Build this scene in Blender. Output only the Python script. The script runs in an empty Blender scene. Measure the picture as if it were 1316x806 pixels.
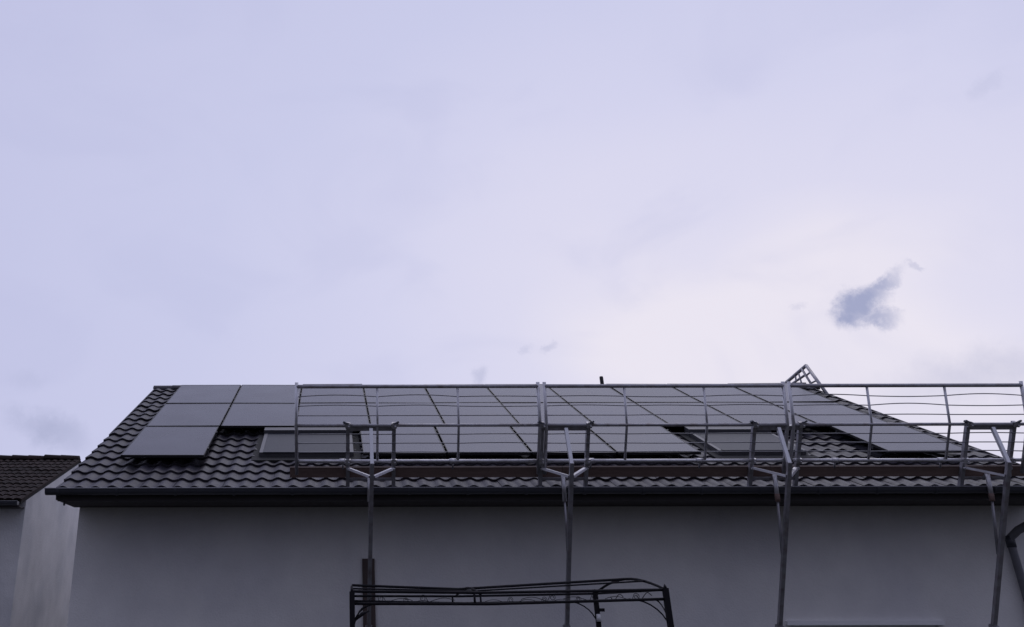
import bpy, math, random
from mathutils import Vector, Matrix
random.seed(11)
rad = math.radians
scn = bpy.context.scene
COL = scn.collection

# ------------------------------------------------------------------ camera
PITCH, ROLL, CAM_H = rad(25.5836), 0.002, 2.3
fwd = Vector((0, math.cos(PITCH), math.sin(PITCH)))
up0 = Vector((0, -math.sin(PITCH), math.cos(PITCH)))
rt0 = Vector((1, 0, 0))
rt = rt0*math.cos(ROLL) - up0*math.sin(ROLL)
upv = up0*math.cos(ROLL) + rt0*math.sin(ROLL)
cd = bpy.data.cameras.new('camera')
cam = bpy.data.objects.new('camera', cd)
COL.objects.link(cam)
cam.matrix_world = Matrix(((rt.x, upv.x, -fwd.x, 0), (rt.y, upv.y, -fwd.y, 0), (rt.z, upv.z, -fwd.z, CAM_H), (0, 0, 0, 1)))
cd.sensor_fit = 'HORIZONTAL'
cd.sensor_width = 36.0
cd.lens = 1201/1316*36
cd.shift_x = (658-425)/1316
cd.shift_y = (210-403)/1316
cd.clip_start = 0.05
cd.clip_end = 6000
scn.camera = cam

# ------------------------------------------------------------------ sky, sun, exposure
SUN_EL, SUN_AZ = rad(60), rad(24)        # veiled sun behind the house, to the right
GLOW = Vector((math.sin(rad(26))*math.cos(rad(13)), math.cos(rad(26))*math.cos(rad(13)), math.sin(rad(13))))   # thinnest part of the cloud deck
sun_dir = Vector((math.sin(SUN_AZ)*math.cos(SUN_EL), math.cos(SUN_AZ)*math.cos(SUN_EL), math.sin(SUN_EL)))
world = bpy.data.worlds.new('World')
scn.world = world
world.use_nodes = True
nt = world.node_tree
nt.nodes.clear()
L = nt.links
def N(t, **kw):
    n = nt.nodes.new(t)
    for k, v in kw.items(): setattr(n, k, v)
    return n
def setin(n, i, v):
    if hasattr(v, 'is_output'): L.new(v, n.inputs[i])
    else: n.inputs[i].default_value = v
def M(op, a, b=None, c=None):
    n = N('ShaderNodeMath', operation=op)
    for i, v in enumerate((a, b, c)):
        if v is not None: setin(n, i, v)
    return n.outputs[0]
def VM(op, a, b=None, out=0):
    n = N('ShaderNodeVectorMath', operation=op)
    setin(n, 0, a)
    if b is not None: setin(n, 1, b)
    return n.outputs[out]
def SM(x, lo, hi, a=0.0, b=1.0):
    n = N('ShaderNodeMapRange', interpolation_type='SMOOTHSTEP')
    for i, v in enumerate((x, lo, hi, a, b)): setin(n, i, v)
    return n.outputs[0]
def mixc(fac, a, b, mode='MIX'):
    n = N('ShaderNodeMix', data_type='RGBA', blend_type=mode)
    setin(n, 0, fac); setin(n, 6, a); setin(n, 7, b)
    return n.outputs[2]
def s2l(*c):
    return tuple(((v/255/12.92) if v/255 <= .04045 else ((v/255+.055)/1.055)**2.4) for v in c) + (1.0,)
D = N('ShaderNodeTexCoord').outputs['Generated']
sky = N('ShaderNodeTexSky', sky_type='NISHITA')
sky.sun_disc = False
sky.sun_elevation = SUN_EL
sky.sun_rotation = SUN_AZ
sky.air_density = 1.0; sky.dust_density = 1.0
clear = mixc(1.0, sky.outputs[0], (0.10, 0.10, 0.10, 1), 'MULTIPLY')
# overcast deck: brighter round the veiled sun, darker towards the opposite horizon
n1 = N('ShaderNodeTexNoise'); n1.inputs['Scale'].default_value = 2.2; n1.inputs['Detail'].default_value = 3.0; n1.inputs['Roughness'].default_value = 0.45
mp = N('ShaderNodeMapping'); mp.inputs['Scale'].default_value = (1.0, 1.0, 1.7); mp.inputs['Location'].default_value = (3.1, 0.4, 1.3)
L.new(D, mp.inputs[0]); L.new(mp.outputs[0], n1.inputs['Vector'])
fine = M('SUBTRACT', n1.outputs[0], 0.5)
STR = Vector((.80, 1.0, 1.30)); GS = Vector((GLOW.x*.80, GLOW.y, GLOW.z*1.30)).normalized()   # the brightening lies flat along the cloud deck
dots = VM('DOT_PRODUCT', VM('NORMALIZE', VM('MULTIPLY', D, tuple(STR))), tuple(GS), out=1)
ang = M('ADD', dots, M('MULTIPLY', fine, 0.07))
ramp = N('ShaderNodeValToRGB')
L.new(M('MULTIPLY_ADD', ang, 0.5, 0.5), ramp.inputs[0])
cr = ramp.color_ramp
stops = [(0.0, (142, 144, 170)), (0.45, (176, 179, 209)), (0.787, (190, 192, 226)), (0.883, (196, 198, 230)), (0.9415, (202, 204, 234)), (0.9755, (212, 212, 238)), (0.994, (221, 219, 240)), (1.0, (235, 230, 242))]
while len(cr.elements) < len(stops): cr.elements.new(0.5)
for e, (p_, c_) in zip(cr.elements, stops):
    e.position = p_; e.color = s2l(*c_)
n3 = N('ShaderNodeTexNoise'); n3.inputs['Scale'].default_value = 5.5; n3.inputs['Detail'].default_value = 4.0; n3.inputs['Distortion'].default_value = .6
L.new(mp.outputs[0], n3.inputs['Vector'])
deck = mixc(SM(n3.outputs[0], .46, .70, 0.0, 0.24), ramp.outputs[0], s2l(187, 190, 224))
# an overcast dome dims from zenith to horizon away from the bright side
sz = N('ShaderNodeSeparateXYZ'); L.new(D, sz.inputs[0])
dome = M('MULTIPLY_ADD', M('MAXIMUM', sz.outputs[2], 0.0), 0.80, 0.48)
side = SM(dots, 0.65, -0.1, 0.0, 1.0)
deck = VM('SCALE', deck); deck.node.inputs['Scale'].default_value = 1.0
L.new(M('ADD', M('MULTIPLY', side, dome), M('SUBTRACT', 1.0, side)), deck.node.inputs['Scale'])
# darker scud drifting under the deck
n2 = N('ShaderNodeTexNoise'); n2.inputs['Scale'].default_value = 34.0; n2.inputs['Detail'].default_value = 7.0; n2.inputs['Roughness'].default_value = 0.68
L.new(D, n2.inputs['Vector'])
wob = VM('MULTIPLY', VM('SUBTRACT', n2.outputs['Color'], (0.5, 0.5, 0.5)), (0.036, 0.036, 0.036))
DW = VM('ADD', D, wob)
def cloud_dir(az, el): return Vector((math.sin(az)*math.cos(el), math.cos(az)*math.cos(el), math.sin(el)))
def puff(az, el, ra, rb, tilt, strength, soft=0.35):
    c = cloud_dir(rad(az), rad(el))
    e1 = Vector((0, 0, 1)).cross(c).normalized()*-1
    e2 = c.cross(e1).normalized()*-1
    if e2.z < 0: e2 = -e2
    t = rad(tilt)
    a1 = e1*math.cos(t) + e2*math.sin(t); a2 = -e1*math.sin(t) + e2*math.cos(t)
    rel = VM('SUBTRACT', DW, tuple(c))
    a = M('DIVIDE', VM('DOT_PRODUCT', rel, tuple(a1), out=1), ra)
    b = M('DIVIDE', VM('DOT_PRODUCT', rel, tuple(a2), out=1), rb)
    r = M('SQRT', M('ADD', M('MULTIPLY', a, a), M('MULTIPLY', b, b)))
    front = M('GREATER_THAN', VM('DOT_PRODUCT', D, tuple(c), out=1), 0.5)
    return M('MULTIPLY', M('MULTIPLY', SM(r, 1.0, soft, 0.0, 1.0), strength), front)
PUFFS = [(29.9, 14.5, .025, .020, 38, 1.0, .25), (31.3, 15.3, .038, .010, 36, .9, .1), (30.6, 14.7, .030, .0175, 36, 1.0, .2), (30.9, 13.95, .028, .012, -10, .85, .1), (35.5, 10.6, .13, .034, 4, .34, .0),
         (33.3, 16.2, .010, .005, -30, .35, .2), (13.3, 14.1, .012, .006, 25, .30, .2), (11.9, 14.0, .010, .006, 20, .22, .2),
         (9.2, 12.6, .015, .012, 60, .38, .2), (-16.4, 9.3, .060, .024, -16, .62, .1), (-18.0, 12.0, .030, .014, 10, .16, .1),
         (39.0, 24.5, .022, .010, 25, .16, .1), (27.3, 15.0, .010, .005, 0, .2, .2)]
mask = None
for q in PUFFS:
    v = puff(*q)
    mask = v if mask is None else M('MAXIMUM', mask, v)
mask = M('MULTIPLY', mask, SM(n2.outputs[0], .36, .60, 0.80, 1.0))
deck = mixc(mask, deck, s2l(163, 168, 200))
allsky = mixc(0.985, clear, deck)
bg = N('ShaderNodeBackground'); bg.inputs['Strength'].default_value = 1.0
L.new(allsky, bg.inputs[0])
wo = N('ShaderNodeOutputWorld'); L.new(bg.outputs[0], wo.inputs[0])

sl = bpy.data.lights.new('sun', 'SUN')
sl.energy = 0.5; sl.angle = rad(35); sl.color = (1.0, 0.97, 0.98)
sun = bpy.data.objects.new('sun', sl); COL.objects.link(sun)
sun.rotation_euler = (-sun_dir).to_track_quat('-Z', 'Y').to_euler()
vs = scn.view_settings
vs.view_transform = 'Standard'; vs.look = 'None'; vs.exposure = 0.0; vs.gamma = 1.0; vs.use_curve_mapping = False
scn.render.resolution_x = 1024; scn.render.resolution_y = 627

# ------------------------------------------------------------------ materials
def mat(name, col, rough=0.6, metal=0.0, spec=0.5, var=0.0, vscale=6.0, bump=0.0, bscale=40.0, rvar=0.0, island=0.0, col2=None, c2scale=3.0, c2lo=.45, c2hi=.75, obj=False, stretch=None):
    m = bpy.data.materials.new(name); m.use_nodes = True
    t = m.node_tree; b = t.nodes['Principled BSDF']
    b.inputs['Roughness'].default_value = rough; b.inputs['Metallic'].default_value = metal
    b.inputs['Specular IOR Level'].default_value = spec
    def nn(k): return t.nodes.new(k)
    geo = nn('ShaderNodeNewGeometry')
    vec = geo.outputs['Position']
    if stretch:
        mpn = nn('ShaderNodeMapping'); mpn.inputs['Scale'].default_value = stretch
        t.links.new(vec, mpn.inputs[0]); vec = mpn.outputs[0]
    c = nn('ShaderNodeRGB'); c.outputs[0].default_value = (*col, 1); cur = c.outputs[0]
    if col2:
        nz = nn('ShaderNodeTexNoise'); nz.inputs['Scale'].default_value = c2scale; nz.inputs['Detail'].default_value = 6
        t.links.new(vec, nz.inputs['Vector'])
        mr = nn('ShaderNodeMapRange'); mr.inputs[1].default_value = c2lo; mr.inputs[2].default_value = c2hi
        t.links.new(nz.outputs[0], mr.inputs[0])
        mx = nn('ShaderNodeMix'); mx.data_type = 'RGBA'; t.links.new(mr.outputs[0], mx.inputs[0]); t.links.new(cur, mx.inputs[6]); mx.inputs[7].default_value = (*col2, 1)
        cur = mx.outputs[2]
    def scale_by(fac_socket, lo, hi):
        nonlocal cur
        mr = nn('ShaderNodeMapRange'); mr.inputs[3].default_value = lo; mr.inputs[4].default_value = hi
        t.links.new(fac_socket, mr.inputs[0])
        mx = nn('ShaderNodeVectorMath'); mx.operation = 'SCALE'
        t.links.new(cur, mx.inputs[0]); t.links.new(mr.outputs[0], mx.inputs['Scale']); cur = mx.outputs[0]
    if var:
        nz = nn('ShaderNodeTexNoise'); nz.inputs['Scale'].default_value = vscale; nz.inputs['Detail'].default_value = 8; nz.inputs['Roughness'].default_value = .65
        t.links.new(vec, nz.inputs['Vector']); scale_by(nz.outputs[0], 1-var*1.6, 1+var*1.6)
        if rvar:
            mr = nn('ShaderNodeMapRange'); mr.inputs[1].default_value = .3; mr.inputs[2].default_value = .7
            mr.inputs[3].default_value = rough-rvar; mr.inputs[4].default_value = rough+rvar
            t.links.new(nz.outputs[0], mr.inputs[0]); t.links.new(mr.outputs[0], b.inputs['Roughness'])
    if island:
        scale_by(geo.outputs['Random Per Island'], 1-island, 1+island)
    if obj:
        oi = nn('ShaderNodeObjectInfo'); scale_by(oi.outputs['Random'], 1-obj, 1+obj)
    t.links.new(cur, b.inputs['Base Color'])
    if bump:
        nz = nn('ShaderNodeTexNoise'); nz.inputs['Scale'].default_value = bscale; nz.inputs['Detail'].default_value = 6
        t.links.new(vec, nz.inputs['Vector'])
        bp = nn('ShaderNodeBump'); bp.inputs['Strength'].default_value = bump; bp.inputs['Distance'].default_value = .01
        t.links.new(nz.outputs[0], bp.inputs['Height']); t.links.new(bp.outputs[0], b.inputs['Normal'])
    return m
MT = {
 'plaster': mat('house_plaster', (.76, .745, .72), .9, spec=.2, var=.07, vscale=3.0, bump=.5, bscale=55, col2=(.66, .65, .655), c2scale=.9, c2lo=.4, c2hi=.7, stretch=(1, 1, .9)),
 'plaster2': mat('neighbour_plaster', (.64, .63, .62), .9, spec=.2, var=.14, vscale=2.4, bump=.6, bscale=40, col2=(.50, .505, .515), c2scale=1.1, stretch=(1, 1, .85)),
 'tile': mat('anthracite_tile', (.034, .031, .041), .5, spec=.30, var=.2, vscale=9, rvar=.08, obj=.26, bump=.10, bscale=90, col2=(.044, .042, .050), c2scale=5),
 'tilefield': mat('anthracite_tile_field', (.034, .031, .041), .5, spec=.30, var=.2, vscale=9, rvar=.08, island=.26, bump=.10, bscale=90, col2=(.044, .042, .050), c2scale=5),
 'tile2': mat('brown_tile', (.022, .0145, .0135), .85, spec=.15, var=.25, vscale=5, obj=.35, bump=.2, bscale=60, col2=(.018, .014, .013), c2scale=4),
 'tile2field': mat('brown_tile_field', (.022, .0145, .0135), .85, spec=.15, var=.25, vscale=5, island=.35, bump=.2, bscale=60),
 'gutter': mat('dark_gutter', (.058, .061, .075), .45, metal=.2, var=.15, vscale=5),
 'timber_dark': mat('dark_stained_timber', (.030, .026, .026), .75, var=.25, vscale=12, stretch=(.2, 3, 3)),
 'plank': mat('brown_scaffold_board', (.18, .125, .110), .8, spec=.25, var=.3, vscale=9, stretch=(.35, 4, 4), obj=.2, bump=.2),
 'oldboard': mat('weathered_board', (.085, .065, .060), .85, spec=.2, var=.3, vscale=9, stretch=(4, 4, .3)),
 'galv': mat('galvanised_steel', (.58, .575, .60), .45, metal=.75, var=.22, vscale=14, rvar=.1, col2=(.42, .40, .41), c2scale=9),
 'galvdull': mat('dull_galvanised_steel', (.37, .365, .39), .5, metal=.6, var=.25, vscale=14, rvar=.1, col2=(.26, .235, .23), c2scale=10),
 'galvlight': mat('bright_galvanised_steel', (.68, .68, .70), .42, metal=.5, var=.15, vscale=14, rvar=.08),
 'wire': mat('guard_wire', (.24, .24, .26), .5, metal=.6, var=.2),
 'black': mat('black_frame_aluminium', (.016, .016, .018), .45, metal=.3),
 'rail': mat('mounting_aluminium', (.10, .10, .11), .45, metal=.7),
 'shutter': mat('grey_shutter', (.026, .030, .042), .5, spec=.25, var=.05, obj=.0),
 'winframe': mat('roof_window_aluminium', (.10, .10, .11), .5, metal=.4, var=.1),
 'zinc': mat('weathered_zinc', (.17, .17, .19), .5, metal=.4, var=.3, vscale=4),
 'whiteframe': mat('white_window_frame', (.80, .80, .80), .5, var=.05),
 'pipe': mat('black_vent_plastic', (.012, .012, .013), .6),
 'pergola': mat('black_painted_steel', (.009, .008, .011), .7, spec=.2, var=.2, vscale=20),
 'white': mat('white_plastic', (.6, .6, .6), .5),
 'pane': mat('dark_window_glass', (.012, .014, .017), .06, spec=.6),
 'under': mat('roofing_felt', (.02, .02, .02), .9),
 'ground': mat('lawn_ground', (.040, .041, .036), .95, spec=.1, var=.3, vscale=2.5, col2=(.05, .045, .036), c2scale=.6, bump=.4, bscale=30),
}
# solar glass: dark monocrystalline cells under satin glass with a faint cell grid
def solar_mat():
    m = bpy.data.materials.new('solar_glass'); m.use_nodes = True
    t = m.node_tree; b = t.nodes['Principled BSDF']
    tc = t.nodes.new('ShaderNodeTexCoord')
    br = t.nodes.new('ShaderNodeTexBrick'); br.offset = 0
    br.inputs['Scale'].default_value = 1.0; br.inputs['Brick Width'].default_value = .182; br.inputs['Row Height'].default_value = .092
    br.inputs['Mortar Size'].default_value = .0022; br.inputs['Mortar Smooth'].default_value = .3
    br.inputs['Color1'].default_value = (.013, .014, .030, 1); br.inputs['Color2'].default_value = (.016, .017, .034, 1); br.inputs['Mortar'].default_value = (.020, .020, .030, 1)
    t.links.new(tc.outputs['Object'], br.inputs['Vector'])
    oi = t.nodes.new('ShaderNodeObjectInfo')
    mr = t.nodes.new('ShaderNodeMapRange'); mr.inputs[3].default_value = .7; mr.inputs[4].default_value = 1.4
    t.links.new(oi.outputs['Random'], mr.inputs[0])
    vm = t.nodes.new('ShaderNodeVectorMath'); vm.operation = 'SCALE'
    t.links.new(br.outputs[0], vm.inputs[0]); t.links.new(mr.outputs[0], vm.inputs['Scale']); t.links.new(vm.outputs[0], b.inputs['Base Color'])
    nz = t.nodes.new('ShaderNodeTexNoise'); nz.inputs['Scale'].default_value = 1.7; nz.inputs['Detail'].default_value = 5
    g = t.nodes.new('ShaderNodeNewGeometry'); t.links.new(g.outputs['Position'], nz.inputs['Vector'])
    m2 = t.nodes.new('ShaderNodeMapRange'); m2.inputs[3].default_value = .22; m2.inputs[4].default_value = .32
    t.links.new(nz.outputs[0], m2.inputs[0]); t.links.new(m2.outputs[0], b.inputs['Roughness'])
    b.inputs['Specular IOR Level'].default_value = .53
    b.inputs['IOR'].default_value = 1.40
    b.inputs['Specular Tint'].default_value = (.86, .87, 1.0, 1)
    return m
MT['solar'] = solar_mat()

# ------------------------------------------------------------------ mesh helpers
class MB:
    def __init__(self): self.v = []; self.f = []; self.sm = []
    def quad(self, a, b, c, d, smooth=False):
        i = len(self.v); self.v += [Vector(a), Vector(b), Vector(c), Vector(d)]; self.f.append((i, i+1, i+2, i+3)); self.sm.append(smooth)
    def poly(self, pts, smooth=False):
        i = len(self.v); self.v += [Vector(p) for p in pts]; self.f.append(tuple(range(i, i+len(pts)))); self.sm.append(smooth)
    def hexa(self, c):            # 8 corners: bottom ring 0-3 (ccw from above), top ring 4-7
        i = len(self.v); self.v += [Vector(p) for p in c]
        for q in ((3, 2, 1, 0), (4, 5, 6, 7), (0, 1, 5, 4), (1, 2, 6, 5), (2, 3, 7, 6), (3, 0, 4, 7)):
            self.f.append(tuple(i+k for k in q)); self.sm.append(False)
        return self
    def box(self, x0, x1, y0, y1, z0, z1):
        return self.hexa([(x0, y0, z0), (x1, y0, z0), (x1, y1, z0), (x0, y1, z0), (x0, y0, z1), (x1, y0, z1), (x1, y1, z1), (x0, y1, z1)])
    def obox(self, o, ax, ay, az, x0, x1, y0, y1, z0, z1):   # box in a frame
        P = lambda x, y, z: o + ax*x + ay*y + az*z
        return self.hexa([P(x0, y0, z0), P(x1, y0, z0), P(x1, y1, z0), P(x0, y1, z0), P(x0, y0, z1), P(x1, y0, z1), P(x1, y1, z1), P(x0, y1, z1)])
    def bar(self, a, b, w, h, side=None):                    # rectangular bar a->b, w along side, h across
        a, b = Vector(a), Vector(b); d = (b-a).normalized()
        s_ = Vector(side) if side else Vector((1, 0, 0))
        if abs(s_.dot(d)) > .95: s_ = Vector((0, 1, 0))
        s_ = (s_ - d*s_.dot(d)).normalized(); t_ = d.cross(s_).normalized()
        Lh = (b-a).length
        return self.obox(a, s_, t_, d, -w/2, w/2, -h/2, h/2, 0, Lh)
    def tube(self, pts, r, n=8, caps=True):
        pts = [Vector(p) for p in pts]; base = len(self.v); prev = None
        rr = r if isinstance(r, (list, tuple)) else [r]*len(pts)
        for k, p in enumerate(pts):
            d = (pts[min(k+1, len(pts)-1)] - pts[max(k-1, 0)]).normalized()
            if prev is None:
                prev = Vector((0, 0, 1)) if abs(d.z) < .9 else Vector((1, 0, 0))
            s_ = (prev - d*prev.dot(d)).normalized(); t_ = d.cross(s_); prev = s_
            for j in range(n):
                a = 2*math.pi*j/n; self.v.append(p + (s_*math.cos(a) + t_*math.sin(a))*rr[k])
        for k in range(len(pts)-1):
            for j in range(n):
                j2 = (j+1) % n
                self.f.append((base+k*n+j, base+k*n+j2, base+(k+1)*n+j2, base+(k+1)*n+j)); self.sm.append(True)
        if caps:
            self.f.append(tuple(base+j for j in reversed(range(n)))); self.sm.append(False)
            e = base+(len(pts)-1)*n; self.f.append(tuple(e+j for j in range(n))); self.sm.append(False)
        return self
    def sweep(self, prof, x0, x1, smooth=True):              # (y, z) profile swept along x
        b = len(self.v); n = len(prof)
        for x in (x0, x1):
            for (y, z) in prof: self.v.append(Vector((x, y, z)))
        for k in range(n-1):
            self.f.append((b+k, b+k+1, b+n+k+1, b+n+k)); self.sm.append(smooth)
        return self
    def mesh(self, name, m, o=Vector((0, 0, 0))):
        me = bpy.data.meshes.new(name)
        me.from_pydata([tuple(v-o) for v in self.v], [], self.f)
        me.polygons.foreach_set('use_smooth', self.sm)
        me.materials.append(m if not isinstance(m, str) else MT[m]); me.update()
        return me
    def build(self, name, m, parent=None):
        o = parent_origin(parent)
        me = self.mesh(name, m, o)
        return link(name, me, parent)
def parent_origin(p):
    o = Vector((0, 0, 0))
    while p: o = o + p.location; p = p.parent
    return o
def link(name, data, parent=None):
    ob = bpy.data.objects.new(name, data); COL.objects.link(ob)
    if parent: ob.parent = parent
    return ob
def tag(o, label=None, cat=None, group=None, kind=None):
    if label: o['label'] = label
    if cat: o['category'] = cat
    if group: o['group'] = group
    if kind: o['kind'] = kind
    return o
def thing(name, loc, label, cat, group=None):
    e = link(name, None); e.location = loc; e.empty_display_size = .2
    return tag(e, label, cat, group)
def copy_tree(o, loc=None, parent=None):
    c = o.copy(); COL.objects.link(c)
    if parent: c.parent = parent
    if loc is not None: c.location = loc
    for ch in [x for x in ALLCH.get(o.name, [])]: copy_tree(ch, None, c)
    return c
ALLCH = {}
def index_children():
    ALLCH.clear()
    for x in COL.objects:
        if x.parent: ALLCH.setdefault(x.parent.name, []).append(x)

# ------------------------------------------------------------------ ground
g = MB()
NG = 24
for i in range(NG):
    for j in range(NG):
        a = -3000+6000*i/NG; b_ = -3000+6000*j/NG; w = 6000/NG
        g.quad((a, b_, 0), (a+w, b_, 0), (a+w, b_+w, 0), (a, b_+w, 0))
tag(g.build('ground', 'ground'), 'lawn ground around the houses', 'ground', kind='structure')

# ------------------------------------------------------------------ the house
RP = rad(22.7)                                   # roof pitch
EY, EZ = 12.2, 3.69                              # eave edge of the tile plane
XL, XR = -3.42, 9.22                             # verges
RL = 6.58                                        # slope length
RY, RZ = EY+RL*math.cos(RP), EZ+RL*math.sin(RP)  # ridge
S = Vector((0, math.cos(RP), math.sin(RP))); NRM = Vector((0, -math.sin(RP), math.cos(RP))); XA = Vector((1, 0, 0))
def roofpt(x, t, h=0.0): return Vector((x, EY, EZ)) + S*t + NRM*h
WY, WXL, WXR = 13.08, -3.32, 9.185                # wall planes
WBY = 2*RY-WY
house = thing('house', (2.9, RY, 0), 'grey plastered house with dark tiled roof carrying the solar panels', 'house')
# walls with a window opening
WX0, WX1, WZ0, WZ1 = 5.74, 7.61, .95, 2.170
w = MB()
SOF = 3.535
xs = [WXL, WX0, WX1, WXR]; zs = [0, WZ0, WZ1, SOF+.02]
for i in range(3):
    for k in range(3):
        if i == 1 and k == 1: continue
        w.quad((xs[i], WY, zs[k]), (xs[i+1], WY, zs[k]), (xs[i+1], WY, zs[k+1]), (xs[i], WY, zs[k+1]))
dp = .16
w.quad((WX0, WY, WZ0), (WX0, WY+dp, WZ0), (WX0, WY+dp, WZ1), (WX0, WY, WZ1))
w.quad((WX1, WY+dp, WZ0), (WX1, WY, WZ0), (WX1, WY, WZ1), (WX1, WY+dp, WZ1))
w.quad((WX0, WY+dp, WZ1), (WX1, WY+dp, WZ1), (WX1, WY, WZ1), (WX0, WY, WZ1))
w.quad((WX0, WY, WZ0), (WX1, WY, WZ0), (WX1, WY+dp, WZ0), (WX0, WY+dp, WZ0))
rz = lambda y: EZ+(min(y, 2*RY-y)-EY)*math.tan(RP)-.14
for x in (WXL, WXR):
    w.poly([(x, WY, 0), (x, WBY, 0), (x, WBY, rz(WBY)), (x, RY, rz(RY)), (x, WY, rz(WY))])
w.quad((WXL, WBY, 0), (WXL, WBY, rz(WBY)), (WXR, WBY, rz(WBY)), (WXR, WBY, 0))
wall = w.build('wall', 'plaster', house)
# ground-floor window under the eave
wn = MB()
wn.box(WX0+.003, WX1-.003, WY+.055, WY+.12, WZ1-.075, WZ1-.003)
wn.box(WX0+.003, WX1-.003, WY+.055, WY+.12, WZ0+.003, WZ0+.075)
for a, b_ in ((WX0+.003, WX0+.075), (WX1-.075, WX1-.003), ((WX0+WX1)/2-.05, (WX0+WX1)/2+.05)):
    wn.box(a, b_, WY+.056, WY+.119, WZ0+.076, WZ1-.076)
win = wn.build('window', 'whiteframe', house)
MB().box(WX0-.04, WX1+.06, WY-.05, WY+.05, WZ1-.045, WZ1+.006).build('shutter_box', 'whiteframe', win)
for a, b_ in ((WX0+.076, (WX0+WX1)/2-.051), ((WX0+WX1)/2+.051, WX1-.076)):
    MB().box(a, b_, WY+.08, WY+.1, WZ0+.076, WZ1-.076).build('pane', 'pane', win)
MB().box(WX0-.05, WX1+.05, WY-.06, WY+.05, WZ0-.045, WZ0+.001).build('sill', 'whiteframe', win)

# roof deck
rf = MB()
for sgn in (1, -1):
    def P(x, t, h):
        q = roofpt(x, t, h)
        return q if sgn > 0 else Vector((q.x, 2*RY-q.y, q.z))
    a = [P(XL+.03, .05, -.16), P(XR-.03, .05, -.16), P(XR-.03, RL, -.16), P(XL+.03, RL, -.16), P(XL+.03, .05, -.045), P(XR-.03, .05, -.045), P(XR-.03, RL, -.045), P(XL+.03, RL, -.045)]
    rf.hexa(a)
roof = rf.build('roof', 'under', house)

# tiles
TW, TG, NROW = .2044, RL/19, 19
def tile_profile(x):                             # height of the tile's top over one width
    c = .5+.5*math.cos(2*math.pi*(x/TW-.30))
    return .030*c**1.25
def tile_geom(mb, base, ax, ay, az, w_, g_, prof, seg=10, lap=.05, tip=.034, th=.024):
    """butt end at y=0 lifted by tip, head end at y=g+lap"""
    tops, lows, heads = [], [], []
    for k in range(seg+1):
        x = w_*k/seg; z = prof(x)
        tops.append(base+ax*x+az*(z+tip)); lows.append(base+ax*x+az*(z+tip-th)+ay*.004); heads.append(base+ax*x+ay*(g_+lap)+az*(z+.003))
    b = len(mb.v); n = seg+1
    mb.v += tops+heads
    for k in range(seg): mb.f.append((b+k, b+k+1, b+n+k+1, b+n+k)); mb.sm.append(True)
    b = len(mb.v); mb.v += [v.copy() for v in tops]+lows
    for k in range(seg): mb.f.append((b+n+k, b+n+k+1, b+k+1, b+k)); mb.sm.append(True)
I3 = (Vector((1, 0, 0)), Vector((0, 1, 0)), Vector((0, 0, 1)))
tb = MB(); tile_geom(tb, Vector((0, 0, 0)), *I3, TW, TG, tile_profile)
tile_me = tb.mesh('tile', 'tile')
vt = MB(); tile_geom(vt, Vector((0, 0, 0)), *I3, TW, TG, tile_profile)   # verge tile with a turned-down flange
vt.hexa([(-.02, 0, -.11), (0, 0, -.11), (0, TG+.03, -.13), (-.02, TG+.03, -.13), (-.02, 0, tile_profile(0)+.039), (0, 0, tile_profile(0)+.039), (0, TG+.03, tile_profile(0)+.006), (-.02, TG+.03, tile_profile(0)+.006)])
verge_me = vt.mesh('verge_tile', 'tile')
ncol = int(round((XR-XL)/TW)); x_start = XL+.02
# areas of the roof covered by panels or windows (x0, x1, t0, t1)
PX0, PP, PW = -2.83, 1.147, 1.123
PT = [(4.395, 6.06), (2.69, 4.365), (.99, 2.665)]
cover = [(PX0, PX0+10*PP, 2.75, 6.15), (PX0, PX0+PP, 1.15, 2.7), (.44, 5.06, 1.3, 2.7), (7.60, 8.72, 1.3, 2.7), (-1.0, .33, 1.3, 2.7), (5.38, 6.6, 1.4, 2.7)]
rotm = Matrix((XA, S, NRM)).transposed()
singles, field = [], []
for r_ in range(NROW):
    for c_ in range(ncol):
        x = x_start+c_*TW; t = r_*TG
        hidden = any(a < x and x+TW < b and t0 < t and t+TG < t1+.1 for a, b, t0, t1 in cover)
        if hidden: field.append((r_, c_)); continue
        score = r_ + (2.5 if (x > -.5 and r_ in (1, 2)) else 0) + (6 if x > 8.4 else 0)
        singles.append((score, r_, c_))
singles.sort()
field += [(r_, c_) for _, r_, c_ in singles[296:]]
def jitter(): return random.gauss(0, .0022), random.gauss(0, .004), random.gauss(0, .005)
ro = parent_origin(roof)
for _, r_, c_ in singles[:296]:
    jz, jy, ja = jitter()
    ob = link('tile', verge_me if c_ == 0 else tile_me, roof)
    ob.matrix_local = Matrix.Translation(roofpt(x_start+c_*TW, r_*TG+jy, -.045+jz)-ro) @ (rotm @ Matrix.Rotation(ja, 3, 'Z') @ Matrix.Rotation(random.gauss(0, .004), 3, 'X')).to_4x4()
fm = MB()
for r_, c_ in field:
    jz, jy, ja = jitter()
    tile_geom(fm, roofpt(x_start+c_*TW, r_*TG+jy, -.045+jz), (XA+S*ja).normalized(), S, NRM, TW, TG, tile_profile)
    if c_ == ncol-1 or c_ == 0:
        xx = x_start+c_*TW + (TW+.0 if c_ else -.02)
        fm.obox(roofpt(xx, r_*TG, -.045), XA, S, NRM, 0, .02, 0, TG+.02, -.12, tile_profile(0)+.03)
tag(fm.build('tile_field', 'tilefield', roof), kind='stuff')
# the far slope is one field too
bm_ = MB()
mir = lambda v: Vector((v.x, 2*RY-v.y, v.z))
for r_ in range(NROW):
    for c_ in range(ncol):
        b0 = len(bm_.v)
        tile_geom(bm_, roofpt(x_start+c_*TW, r_*TG, -.045), XA, S, NRM, TW, TG, tile_profile, seg=6)
        for k in range(b0, len(bm_.v)): bm_.v[k] = mir(bm_.v[k])
tag(bm_.build('tile_field', 'tilefield', roof), kind='stuff')
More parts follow.
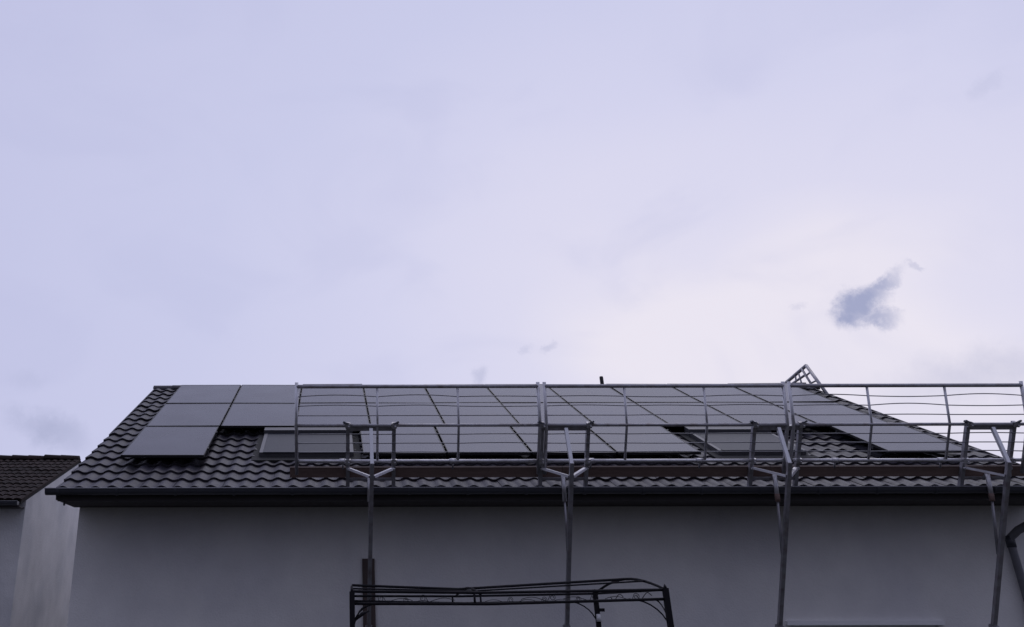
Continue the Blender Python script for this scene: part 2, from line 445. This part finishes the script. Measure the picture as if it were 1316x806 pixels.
# ridge tiles
rd = MB()
RLN = .36
rp = [(math.cos(a)*.115, math.sin(a)*.085) for a in [math.pi*k/8 for k in range(9)]]
rd.sweep([(y, z) for y, z in rp], 0, RLN+.03); rd.sweep([(y*.86, z*.80) for y, z in rp], 0, RLN+.03)
for x in (0, RLN+.03):
    for k in range(8): rd.quad((x, *rp[k]), (x, *rp[k+1]), (x, rp[k+1][0]*.86, rp[k+1][1]*.8), (x, rp[k][0]*.86, rp[k][1]*.8))
ridge_me = rd.mesh('ridge_tile', 'tile')
k = 0; x = XL-.02
while x < XR:
    ob = link('ridge_tile', ridge_me, roof)
    ob.location = Vector((x, RY, RZ-.058+(.006 if k % 2 else 0)+random.gauss(0, .002)))-ro
    x += RLN; k += 1

# eave box: fascia, boarded soffit, gutter
MB().box(XL+.03, XR-.03, EY+.025, EY+.05, SOF-.006, EZ-.055).build('fascia', 'timber_dark', house)
sf = link('soffit', None, house)
sf.data = None
nb = 5
for k in range(nb):
    y0 = EY+.052+(WY-EY-.052-.002)*k/nb; y1 = EY+.052+(WY-EY-.052-.002)*(k+1)/nb
    MB().box(XL+.03, XR-.03, y0+.003, y1-.003, SOF, SOF+.02).build('board', 'timber_dark', sf)
for xe in (XL+.03, XR-.05):
    MB().hexa([(xe, EY+.055, SOF+.021), (xe+.02, EY+.055, SOF+.021), (xe+.02, WY-.01, SOF+.021), (xe, WY-.01, SOF+.021), (xe, EY+.055, EZ-.10), (xe+.02, EY+.055, EZ-.10), (xe+.02, WY-.01, EZ+.08), (xe, WY-.01, EZ+.08)]).build('end_board', 'timber_dark', sf)
GX0, GX1 = XL-.10, XR+.02
gp = []
for k in range(13):
    a = math.pi+math.pi*k/12; gp.append((12.145+.068*math.cos(a), 3.658+.068*math.sin(a)))
front_roll = [(12.077+.008*math.cos(a)-.006, 3.662+.008*math.sin(a)) for a in [2*math.pi*k/8 for k in range(9)]]
gm = MB(); gm.sweep(gp, GX0, GX1); gm.sweep([(12.145+(y-12.145)*.95, 3.658+(z-3.658)*.95) for y, z in gp], GX0, GX1); 
gut = gm.build('gutter', 'gutter', house)
MB().sweep(front_roll, GX0, GX1).build('highlight_bead', 'zinc', gut)  # zinc paler than the gutter, painting in the highlight along its lip
for xx in (GX0, GX1-.004):
    MB_ = MB(); MB_.poly([(xx, y, z) for y, z in gp]); MB_.poly([(xx+.004, y, z) for y, z in gp]); MB_.build('end_cap', 'gutter', gut)
x = XL+.06
gb = MB(); 
for k in range(12): 
    a0, a1 = math.pi+math.pi*k/12, math.pi+math.pi*(k+1)/12
    pts = [(12.145+r0*math.cos(a), 3.658+r0*math.sin(a)) for r0 in (.0705, .076) for a in (a0, a1)]
    gb.hexa([(-.014, *pts[0]), (.014, *pts[0]), (.014, *pts[1]), (-.014, *pts[1]), (-.014, *pts[2]), (.014, *pts[2]), (.014, *pts[3]), (-.014, *pts[3])])
gb_me = gb.mesh('bracket', 'gutter')
while x < XR:
    ob = link('bracket', gb_me, gut); ob.location = Vector((x, 0, 0))-parent_origin(gut); x += .72
MB().bar((XL+.10, 12.30, SOF-.001), (XL+.10, 12.30, SOF-.05), .02, .03).build('hook', 'gutter', gut)
# downpipe with a swan neck
DPX = 8.77
dpm = MB(); dpm.tube([(9.08, 12.145, 3.60), (9.08, 12.145, 3.54), (9.07, 12.19, 3.48), (8.84, 12.90, 3.22), (8.78, 12.99, 3.14), (DPX, 13.005, 3.03), (DPX, 13.005, .05)], .048, 12)
dp_ = dpm.build('downpipe', 'zinc', house)
MB().tube([(DPX, 13.005, 3.16), (DPX, 13.005, 3.02)], .055, 12).build('collar', 'gutter', dp_)
MB().tube([(DPX, 13.005, 2.00), (DPX, 13.005, 1.96)], .056, 12).build('clip', 'gutter', dp_)
# vent pipe behind the ridge
MB().tube([(5.41, 18.72, 6.05), (5.405, 18.72, 6.50), (5.405, 18.72, 6.52)], [.038, .038, .03], 12).build('vent_pipe', 'pipe', house)

# roof windows
def roof_window(x0, x1, t0, t1, name_label):
    h = MB()
    # lead flashing apron
    h.obox(roofpt(0, 0, 0), XA, S, NRM, x0-.10, x1+.10, t0-.16, t1+.02, -.012, .012)
    rw = h.build('roof_window', 'under', house)
    if name_label: rw['label'] = name_label
    f = MB(); fw = .05
    f.obox(roofpt(0, 0, 0), XA, S, NRM, x0, x0+fw, t0, t1, .013, .075)
    f.obox(roofpt(0, 0, 0), XA, S, NRM, x1-fw, x1, t0, t1, .013, .075)
    f.obox(roofpt(0, 0, 0), XA, S, NRM, x0+fw+.001, x1-fw-.001, t0, t0+.05, .013, .066)
    f.build('frame', 'winframe', rw)
    MB().obox(roofpt(0, 0, 0), XA, S, NRM, x0-.01, x1+.01, t1-.14, t1+.04, .014, .12).build('shutter_box', 'winframe', rw)
    n = 18; a0, a1 = t0+.052, t1-.145
    for k in range(n):
        b0 = a0+(a1-a0)*k/n; b1 = a0+(a1-a0)*(k+1)/n
        MB().obox(roofpt(0, 0, 0), XA, S, NRM, x0+fw+.002, x1-fw-.002, b0, b1-.0015, .02, .0735).build('slat', 'shutter', rw)
    MB().obox(roofpt(0, 0, 0), XA, S, NRM, x0+fw+.001, x1-fw-.001, t0-.012, t0+.05, .0665, .082).build('end_rail', 'shutter', rw)
    return rw
roof_window(-1.00, .31, 1.36, 2.62, 'roof window with closed grey roller shutter beside the lone lower left panel')
roof_window(5.40, 6.62, 1.42, 2.62, 'roof window with closed grey roller shutter behind the third scaffold bracket')

# ------------------------------------------------------------------ solar panels
def panel_proto(wd, ht):
    """panel lying in its own frame: x across, y up the slope, z normal"""
    e = link('solar_panel', None)
    fr = MB(); b = .012; th = .035
    fr.box(0, wd, 0, b, -th, 0); fr.box(0, wd, ht-b, ht, -th, 0); fr.box(0, b, b+.0005, ht-b-.0005, -th, 0); fr.box(wd-b, wd, b+.0005, ht-b-.0005, -th, 0)
    fr.build('frame', 'black', e)
    gl = MB(); gl.box(b-.001, wd-b+.001, b-.001, ht-b+.001, -.012, -.0025); gl.build('glass', 'solar', e)
    bk = MB(); bk.box(b, wd-b, b, ht-b, -.020, -.0125); bk.build('back_sheet', 'black', e)
    for yy in (ht*.22, ht*.78):
        MB().box(-.012, wd+.012, yy-.02, yy+.02, -.075, -th-.001).build('mounting_rail', 'rail', e)
        MB().box(wd+.003, wd+.021, yy-.02, yy+.02, -.03, .003).build('clamp', 'black', e)
        MB().box(wd*.5-.02, wd*.5+.02, yy-.025, yy+.025, -.125, -.0755).build('roof_hook', 'rail', e)
    return e
proto = panel_proto(PW, 1.665)
index_children()
first = [True]
def place_panel(x, t, label, group, h=.14):
    o = proto if first[0] else copy_tree(proto)
    first[0] = False
    j = random.gauss(0, .0025)
    o.matrix_world = Matrix.Translation(roofpt(x, t, h)) @ (rotm @ Matrix.Rotation(random.gauss(0, .0022), 3, 'X') @ Matrix.Rotation(random.gauss(0, .003), 3, 'Y')).to_4x4()
    tag(o, label, 'solar panel', group)
ordn = ['first', 'second', 'third', 'fourth', 'fifth', 'sixth', 'seventh', 'eighth', 'ninth', 'tenth']
for row, rn in ((0, 'top row along the ridge'), (1, 'middle row')):
    for c_ in range(10):
        place_panel(PX0+c_*PP, PT[row][0], 'black solar panel, %s from the left in the %s' % (ordn[c_], rn), 'solar panels on the dark roof')
place_panel(PX0-.01, PT[2][0]-.005, 'lone black solar panel of the bottom row at the left, left of the roof windows', 'solar panels on the dark roof')
for c_ in range(4):
    place_panel(.435+c_*1.155, PT[2][0]+.095, 'black solar panel, %s from the left of the four between the roof windows' % ordn[c_], 'solar panels on the dark roof', h=.135)
place_panel(7.60, PT[2][0]+.15, 'lone black solar panel of the bottom row at the far right verge', 'solar panels on the dark roof')

# ------------------------------------------------------------------ roof-edge scaffold
TA = rad(35)
UU = Vector((0, -math.sin(TA), math.cos(TA))); UN = Vector((0, math.cos(TA), math.sin(TA)))   # along / across the leaning uprights
E0 = Vector((0, EY, EZ))
def up(x, t, off=0.0): return Vector((x, 0, 0)) + E0 + UU*t + UN*off
TIP_T = Vector((0, 11.63, 3.88)); TIP_B = Vector((0, 11.725, 3.745)); FOOT = Vector((0, 13.065, 1.65))
def bracket(cx, label, lean=-.03):
    b = thing('scaffold_bracket', (cx, EY, EZ), label, 'scaffold bracket', 'roof edge scaffold brackets')
    X = Vector((cx, 0, 0)); hs = .283
    for sg in (-1, 1):
        a = MB(); a.bar(up(cx+sg*hs, -.02), up(cx+sg*hs, .84), .045, .05)
        a_ = a.build('upright', 'galvdull', b)
        h = MB(); q0 = up(cx+sg*hs-sg*.03, .83, -.03)
        h.bar(q0, q0+Vector((sg*.055, -.015, .012)), .05, .022, (0, 1, 0)); h.bar(q0+Vector((sg*.055, -.015, .012)), q0+Vector((sg*.088, -.02, .030)), .05, .020, (0, 1, 0))
        h.build('hook', 'gutter', a_)
        c = MB(); c.bar(up(cx+sg*(hs-.02), .25, -.03), X+TIP_B+Vector((sg*.018, 0, .0)), .028, .052, (0, 0, 1)); c.build('arm', 'galv', b)
        for tt in (.352, .822):
            k_ = MB(); k_.obox(up(cx+sg*hs, tt, -.03), XA, UU, UN, -.032, .032, -.03, .03, -.028, .004); k_.tube([up(cx+sg*hs+.012, tt, -.058), up(cx+sg*hs+.012, tt, -.085)], .009, 6)
            k_.build('coupler', 'galv', a_)
        bo = MB(); p0 = up(cx+sg*hs, .25, -.026); bo.tube([p0, p0-UN*.03], .016, 6); bo.build('bolt', 'galv', a_)
    MB().bar(up(cx-hs+.0235, .775, -.005), up(cx+hs-.0235, .775, -.005), .045, .055, tuple(UN)).build('crossbar', 'galvdull', b)
    MB().bar(up(cx-hs+.0235, .10, .0), up(cx+hs-.0235, .10, .0), .03, .03, tuple(UN)).build('crossbar', 'galvdull', b)
    MB().bar(up(cx, .78, -.035), X+TIP_T+Vector((0, 0, .0)), .042, .042).build('brace', 'galvlight', b)
    st = MB(); st.bar(X+TIP_T+Vector((0, -.012, .012)), X+FOOT+Vector((lean, 0, 0)), .048, .048); s_ = st.build('strut', 'galvdull', b)
    MB().box(cx+lean-.07, cx+lean+.07, WY-.022, WY-.004, FOOT.z-.11, FOOT.z+.09).build('foot_plate', 'galv', s_)
    MB().bar(X+Vector((lean*.8, 0, 0))+TIP_B+(FOOT-TIP_B)*.775+Vector((0, -.015, 0)), X+Vector((lean*.8, 0, 0))+TIP_B+(FOOT-TIP_B)*.805+Vector((0, -.02, 0)), .085, .085).build('clamp', 'galvdull', s_)
    top = Vector((cx-.02, 12.035, 3.80)); mid = Vector((cx-.02, 12.085, 3.50)); low = X+TIP_T+(FOOT-TIP_T)*.46+Vector((lean*.46, .012, .0))
    MB().tube([top, mid], .027, 10).build('sleeve', 'galv', b)
    if cx > 4: MB().tube([mid+(top-mid)*.28, mid-(top-mid)*.02], .031, 10).build('rusty_collar', 'plank', b)
    MB().bar(top+Vector((0, .02, .0)), up(cx-.02, .09, -.01), .03, .03).build('lug', 'galvdull', b)
    MB().tube([mid, mid+(low-mid)*.5, low], .013, 8).build('rod', 'galvdull', b)
    for dx in (-.013, .013):
        MB().tube([mid+Vector((dx*.6, 0, .03)), low+Vector((dx, 0, .05))], .006, 6).build('tie_rod', 'galvdull', b)
    return b
for cx, lb in ((.487, 'steel scaffold bracket in front of the left roof window, above the timber board'), (2.872, 'steel scaffold bracket with its strut crossing the black pergola'),
               (5.475, 'steel scaffold bracket in front of the right roof window'), (8.095, 'steel scaffold bracket nearest the downpipe at the right edge')):
    bracket(cx, lb, -.04 if cx < 1 else .008)

T_B, T_M = .352, .822
UT = rad(12); UV = Vector((0, -math.sin(UT), math.cos(UT)))
def guard(xa, xb, label):
    gth = thing('guard_railing', (xa, EY, EZ), label, 'guard railing', 'guard railings along the eave')
    off = -.0
    mid = lambda x: up(x, T_M, -.03)
    bot = lambda x: up(x, T_B, -.03)
    top = lambda x: mid(x)+UV*.463
    MB().tube([top(xa), top(xb)], .0235, 12).build('top_rail', 'galvdull', gth)
    MB().tube([mid(xa), mid(xb)], .0195, 12).build('middle_rail', 'galvdull', gth)
    br = MB().tube([bot(xa+.02), bot(xb-.02)], .0215, 12).build('bottom_rail', 'galv', gth)
    for k in range(4):
        x = xa+(xb-xa)*k/3
        end = k in (0, 3)
        r_ = .022 if end else .0155
        pts = [bot(x)-UU*(.17 if end else .02), mid(x)+Vector((0, .0, -.0)), top(x)+UV*(.05 if end else .0)]
        MB().tube(pts, r_, 10).build('post', 'galv', gth)
    for k in range(2):
        x = xa+(xb-xa)*(k+.42)/2.2
        MB().tube([bot(x)-UU*.10, bot(x)-UU*.015], .012, 6).build('stub', 'galvdull', gth)
        MB().tube([bot(x-.04), bot(x+.04)], .031, 10).build('coupler', 'galv', br)
    n = 30
    for sec in range(2):
        for j in (1, 2, 3):
            pts = []
            ph = [random.uniform(-1, 1) for _ in range(3)]
            amp = (.017 if sec == 1 and j >= 2 else .006)
            for q in range(n+1):
                x = xa+(xb-xa)*q/n; bay = min(2, int(q*3/n)); fr = (q*3/n-bay)
                base = bot(x).lerp(mid(x), j/4) if sec == 0 else mid(x).lerp(top(x), [.0, .25, .49, .735][j])
                base = base+Vector((0, 0, 1))*(math.sin(math.pi*fr)*amp*(.4+ph[bay]))
                pts.append(base)
            MB().tube(pts, .0062, 6).build('wire', 'wire', gth)
    return gth
guard(-.427, 2.555, 'leftmost steel guard railing with thin wires, ending in front of the panels')
guard(2.635, 5.585, 'middle steel guard railing with thin wires between second and third brackets')
guard(5.66, 8.53, 'rightmost steel guard railing with thin wires in front of the right verge')

# toe boards on the roof side of the uprights
def toe_board(xa, xb, label):
    m = MB(); o = Vector((0, 0, 0))+E0
    m.obox(o, XA, UU, UN, xa, xb, .105, .232, .03, .062)
    o_ = m.build('toe_board', 'plank', None)
    tag(o_, label, 'plank', 'brown toe boards along the eave')
    MB().obox(o, XA, UU, UN, xa, xb, .2325, .2375, .028, .064).build('edge_strip', 'oldboard', o_)
toe_board(-.515, 2.868, 'brown toe board at the left, its free end over the tiles')
toe_board(2.874, 5.452, 'brown toe board between the second and third scaffold brackets')
toe_board(5.458, 8.097, 'brown toe board between the third and fourth scaffold brackets')
toe_board(8.103, 9.15, 'brown toe board at the far right by the downpipe')

# gable guard at the far ridge end: a small A of tubes
ag = thing('ridge_guard', (9.2, RY, RZ), 'small A-shaped steel tube guard at the right end of the ridge', 'scaffold frame')
pk, ff, bf = Vector((9.25, 18.12, 6.59)), Vector((9.25, 17.55, 5.88)), Vector((9.25, 19.12, 6.46))
for a, b_ in ((pk, ff), (pk, bf)): MB().tube([a, b_], .032, 10).build('rail', 'galvdull', ag)
MB().tube([(9.225, 18.27, 6.56), (9.225, 17.96, 6.10)], .024, 10).build('rail', 'galvdull', ag)
MB().tube([(9.225, 18.20, 6.42), (9.225, 18.98, 6.37)], .022, 10).build('rail', 'galvdull', ag)
for a, b_ in (((9.25, 18.0, 6.44), (9.225, 18.16, 6.40)), ((9.25, 17.84, 6.24), (9.225, 18.05, 6.23)), ((9.25, 18.62, 6.53), (9.225, 18.60, 6.39)), ((9.22, 18.42, 6.50), (9.22, 18.36, 6.12)), ((9.22, 18.85, 6.36), (9.22, 18.85, 6.05))):
    MB().tube([a, b_], .017, 8).build('rung', 'galvdull', ag)
MB().tube([(9.26, 17.98, 6.10), (8.72, 17.98, 6.16)], .022, 10).build('base_bar', 'galvdull', ag)
MB().box(8.86, 9.08, 17.93, 18.05, 6.12, 6.22).build('clamp', 'galvdull', ag)

# timber board against the wall under the first bracket
tbm = MB(); tbm.box(.395, .553, WY-.034, WY-.003, .02, 2.905)
tag(tbm.build('timber_board', 'oldboard', None), 'weathered upright timber board against the wall behind the left strut', 'board')

# ------------------------------------------------------------------ pergola
pg = thing('pergola', (1.67, 10.95, 0), 'black metal garden pergola with arched ends and scrollwork in front of the wall', 'pergola')
FX0, FX1, FY, BX0, BX1, BY = .195, 3.185, 9.8, .235, 3.10, 12.1
zt, zl = 2.475, 2.395
corners = [(FX0, FY, 2.45, 2.36), (FX1, FY, zt, zl), (BX1, BY, zt, zl), (BX0, BY, 2.47, 2.37)]
for i, (x, y, t_, l_) in enumerate(corners):
    po = MB(); po.bar((x, y, 0), (x, y, t_+.015), .05, .05); p_ = po.build('post', 'pergola', pg)
    MB().tube([(x, y, t_+.015), (x, y, t_+.03), (x, y, t_+.05)], [.018, .014, .003], 8).build('finial', 'pergola', p_)
def beam(pts, r, name='beam'): return MB().tube(pts, r, 8).build(name, 'pergola', pg)
beam([(FX0, FY, 2.466), (1.4, FY, 2.452), (FX1, FY, zt)], .013)
beam([(FX0, FY, 2.36), (1.5, FY, 2.355), (FX1, FY, zl)], .013)
beam([(BX0, BY, 2.455), (1.5, BY, 2.45), (BX1, BY, zt)], .012)
beam([(BX0, BY, 2.40), (1.55, BY, 2.375), (BX1, BY, zl)], .014)
for (a, b_, pkz, x0) in (((FX0, FY, 2.445), (BX0, BY, 2.46), 2.53, 'l'), ((FX1, FY, zt), (BX1, BY, zt), 2.60, 'r')):
    A, B = Vector(a), Vector(b_)
    arch = []
    for k in range(13):
        f_ = k/12; p_ = A.lerp(B, f_); p_.z += (pkz-(A.z+B.z)/2)*math.sin(math.pi*f_)**.9; arch.append(p_)
    beam(arch, .013, 'arch')
    beam([A, B], .011); beam([A-Vector((0, 0, .08)), B-Vector((0, 0, .08))], .011)
mid_x = .5*(FX0+FX1)
beam([(FX0+.02, 10.95, 2.545), (1.35, 10.95, 2.505), (FX1-.04, 10.95, 2.60)], .013)
beam([(FX0+.01, 10.3, 2.50), (1.4, 10.3, 2.475), (FX1-.02, 10.3, 2.565)], .008)
arch = []
for k in range(13):
    f_ = k/12; p_ = Vector((1.42, FY, 2.44)).lerp(Vector((1.46, BY, 2.45)), f_); p_.z += .07*math.sin(math.pi*f_); arch.append(p_)
beam(arch, .012, 'arch')
for (x, y) in ((1.36, FY), (1.75, BY), (1.42, BY)):
    beam([(x, y, 2.36), (x, y, 2.45)], .011, 'joint')
def scroll(x, y, z, w_, flip):
    pts = []
    for k in range(41):
        f_ = k/40; a = f_*math.pi*3.2; rr = .034*(1-f_*.75)
        pts.append(Vector((x+flip*(w_*.5-rr*math.cos(a)), y, z+rr*math.sin(a)*.95)))
    tail = [Vector((x-flip*w_*.5+flip*w_*.93*k/10, y, z-.018+.02*math.sin(math.pi*k/10*1.4))) for k in range(10)]
    MB().tube(tail+pts[4:], .0030, 5).build('scroll', 'pergola', pg)
for y in (FY, BY):
    for x in (.62, 1.02, 1.95, 2.35, 2.75):
        scroll(x, y, 2.405+.006*(x-1), .30, 1 if int(x*10) % 2 else -1)
for y in (10.4, 11.4): 
    pts = [Vector((FX1-.03, y-.25+.5*k/14, 2.43+.028*math.sin(k/14*6.3))) for k in range(15)]
    MB().tube(pts, .0042, 5).build('scroll', 'pergola', pg)
def corner_brace(x, y, dx, dy, z):
    pts = [Vector((x+dx*(1-math.cos(a)), y+dy*(1-math.cos(a)), z-.30+.30*math.sin(a))) for a in [math.pi/2*k/8 for k in range(9)]]
    MB().tube(pts, .007, 6).build('corner_brace', 'pergola', pg)
corner_brace(FX1, FY, -.36, 0, zl); corner_brace(FX1, FY, 0, .4, zl); corner_brace(BX1, BY, -.34, 0, zl); corner_brace(FX0, FY, .15, 0, 2.34); corner_brace(BX0, BY, .3, 0, 2.37)
MB().tube([(BX1, BY-.035, 2.18), (BX1, BY-.035, 2.26)], [.03, .024], 10).build('lamp', 'white', pg)
MB().box(BX1+.02, BX1+.08, BY-.04, BY+.02, 2.285, 2.32).build('clip', 'pergola', pg)
cl = MB(); cl.tube([(FX0+.03, FY, 2.22), (FX0+.09, FY, 2.27), (FX0+.16, FY+.01, 2.30)], [.008, .018, .006], 8); cl.build('clip', 'pergola', pg)

# ------------------------------------------------------------------ neighbouring house at the left
NP = rad(17.9); NX = -5.6; NYF = 18.14; NEY, NEZ = 17.80, 4.13
NRL = 3.82/math.cos(NP)
NS = Vector((0, math.cos(NP), math.sin(NP))); NN = Vector((0, -math.sin(NP), math.cos(NP)))
NRY, NRZ = NEY+NRL*math.cos(NP), NEZ+NRL*math.sin(NP)
NXL, NXR = -14.5, NX+.012
def npt(x, t, h=0): return Vector((x, NEY, NEZ))+NS*t+NN*h
nh = thing('neighbouring_house', (-10, NRY, 0), 'pale plastered neighbouring house with brown tiled roof at the left edge', 'house')
nw = MB(); nz = lambda y: NEZ+(min(y, 2*NRY-y)-NEY)*math.tan(NP)-.10
nb_y = 2*NRY-NYF
for x in (NX, NXL+.2): nw.poly([(x, NYF, 0), (x, nb_y, 0), (x, nb_y, nz(nb_y)), (x, NRY, nz(NRY)), (x, NYF, nz(NYF))])
nw.quad((NXL+.2, NYF, 0), (NX, NYF, 0), (NX, NYF, nz(NYF)), (NXL+.2, NYF, nz(NYF)))
nw.quad((NXL+.2, nb_y, 0), (NX, nb_y, 0), (NX, nb_y, nz(nb_y)), (NXL+.2, nb_y, nz(nb_y)))
nw.build('wall', 'plaster2', nh)
nr = MB()
for sgn in (1, -1):
    def P2(x, t, h):
        q = npt(x, t, h); return q if sgn > 0 else Vector((q.x, 2*NRY-q.y, q.z))
    nr.hexa([P2(NXL, .04, -.10), P2(NXR-.02, .04, -.10), P2(NXR-.02, NRL, -.10), P2(NXL, NRL, -.10), P2(NXL, .04, -.03), P2(NXR-.02, .04, -.03), P2(NXR-.02, NRL, -.03), P2(NXL, NRL, -.03)])
nroof = nr.build('roof', 'under', nh)
NTW, NTR = .30, 12; NTG = NRL/NTR
def prof2(x):
    q = (x/NTW*2) % 1.0
    return .026*max(0, math.sin(math.pi*q))**.8
n_me = MB(); tile_geom(n_me, Vector((0, 0, 0)), *I3, NTW, NTG, prof2, seg=12, tip=.026); n_me = n_me.mesh('tile', 'tile2')
nro = parent_origin(nroof); nrot = Matrix((XA, NS, NN)).transposed()
fm = MB()
for r_ in range(NTR):
    for c_ in range(int((NXR-NXL)/NTW)):
        x = NXR-(c_+1)*NTW
        if x > -8.6:
            ob = link('tile', n_me, nroof)
            ob.matrix_local = Matrix.Translation(npt(x, r_*NTG+random.gauss(0, .006), -.03+random.gauss(0, .003))-nro) @ (nrot @ Matrix.Rotation(random.gauss(0, .008), 3, 'Z')).to_4x4()
        else: tile_geom(fm, npt(x, r_*NTG, -.03), XA, NS, NN, NTW, NTG, prof2, seg=8, tip=.026)
        b0 = len(fm.v); tile_geom(fm, npt(x, r_*NTG, -.03), XA, NS, NN, NTW, NTG, prof2, seg=6, tip=.026)
        for k in range(b0, len(fm.v)): fm.v[k] = Vector((fm.v[k].x, 2*NRY-fm.v[k].y, fm.v[k].z))
tag(fm.build('tile_field', 'tile2field', nroof), kind='stuff')
nrid = MB(); rp2 = [(math.cos(a)*.12, math.sin(a)*.085) for a in [math.pi*k/8 for k in range(9)]]
b0 = 0
nrid.sweep(rp2, 0, .40)
for k in range(9): nrid.v[k] = Vector((0, rp2[k][0]*1.12, rp2[k][1]*1.18+.004))
nrid.poly([(0, rp2[k][0]*1.12, rp2[k][1]*1.18+.004) for k in range(9)]); nrid.poly([(.40, *rp2[k]) for k in range(9)])
nrid_me = nrid.mesh('ridge_tile', 'tile2')
x = NXR-.43
while x > -9.5:
    ob = link('ridge_tile', nrid_me, nroof); ob.location = Vector((x, NRY, NRZ-.015+random.gauss(0, .004)))-nro; x -= .36
MB().obox(npt(0, 0, 0), XA, NS, NN, NXR-.018, NXR+.004, .0, NRL, -.045, -.004).build('verge_board', 'tile2', nh)
gp2 = [(NEY-.06+.065*math.cos(a), NEZ-.05+.065*math.sin(a)) for a in [math.pi+math.pi*k/10 for k in range(11)]]
g2 = MB(); g2.sweep(gp2, NXL, NXR-.03); g2.sweep([(y*.0+NEY-.06+(y-NEY+.06)*.93, NEZ-.05+(z-NEZ+.05)*.93) for y, z in gp2], NXL, NXR-.03)
g2.tube([(NXL, gp2[0][0], gp2[0][1]), (NXR-.03, gp2[0][0], gp2[0][1])], .009, 8)
g2o = g2.build('gutter', 'gutter', nh)
MB_ = MB(); MB_.poly([(NXR-.03, y, z) for y, z in gp2]); MB_.poly([(NXR-.034, y, z) for y, z in gp2]); MB_.build('end_cap', 'gutter', g2o)
MB().box(NXL, NXR-.03, NEY+.02, NYF-.002, NEZ-.135, NEZ-.11).build('soffit', 'timber_dark', nh)
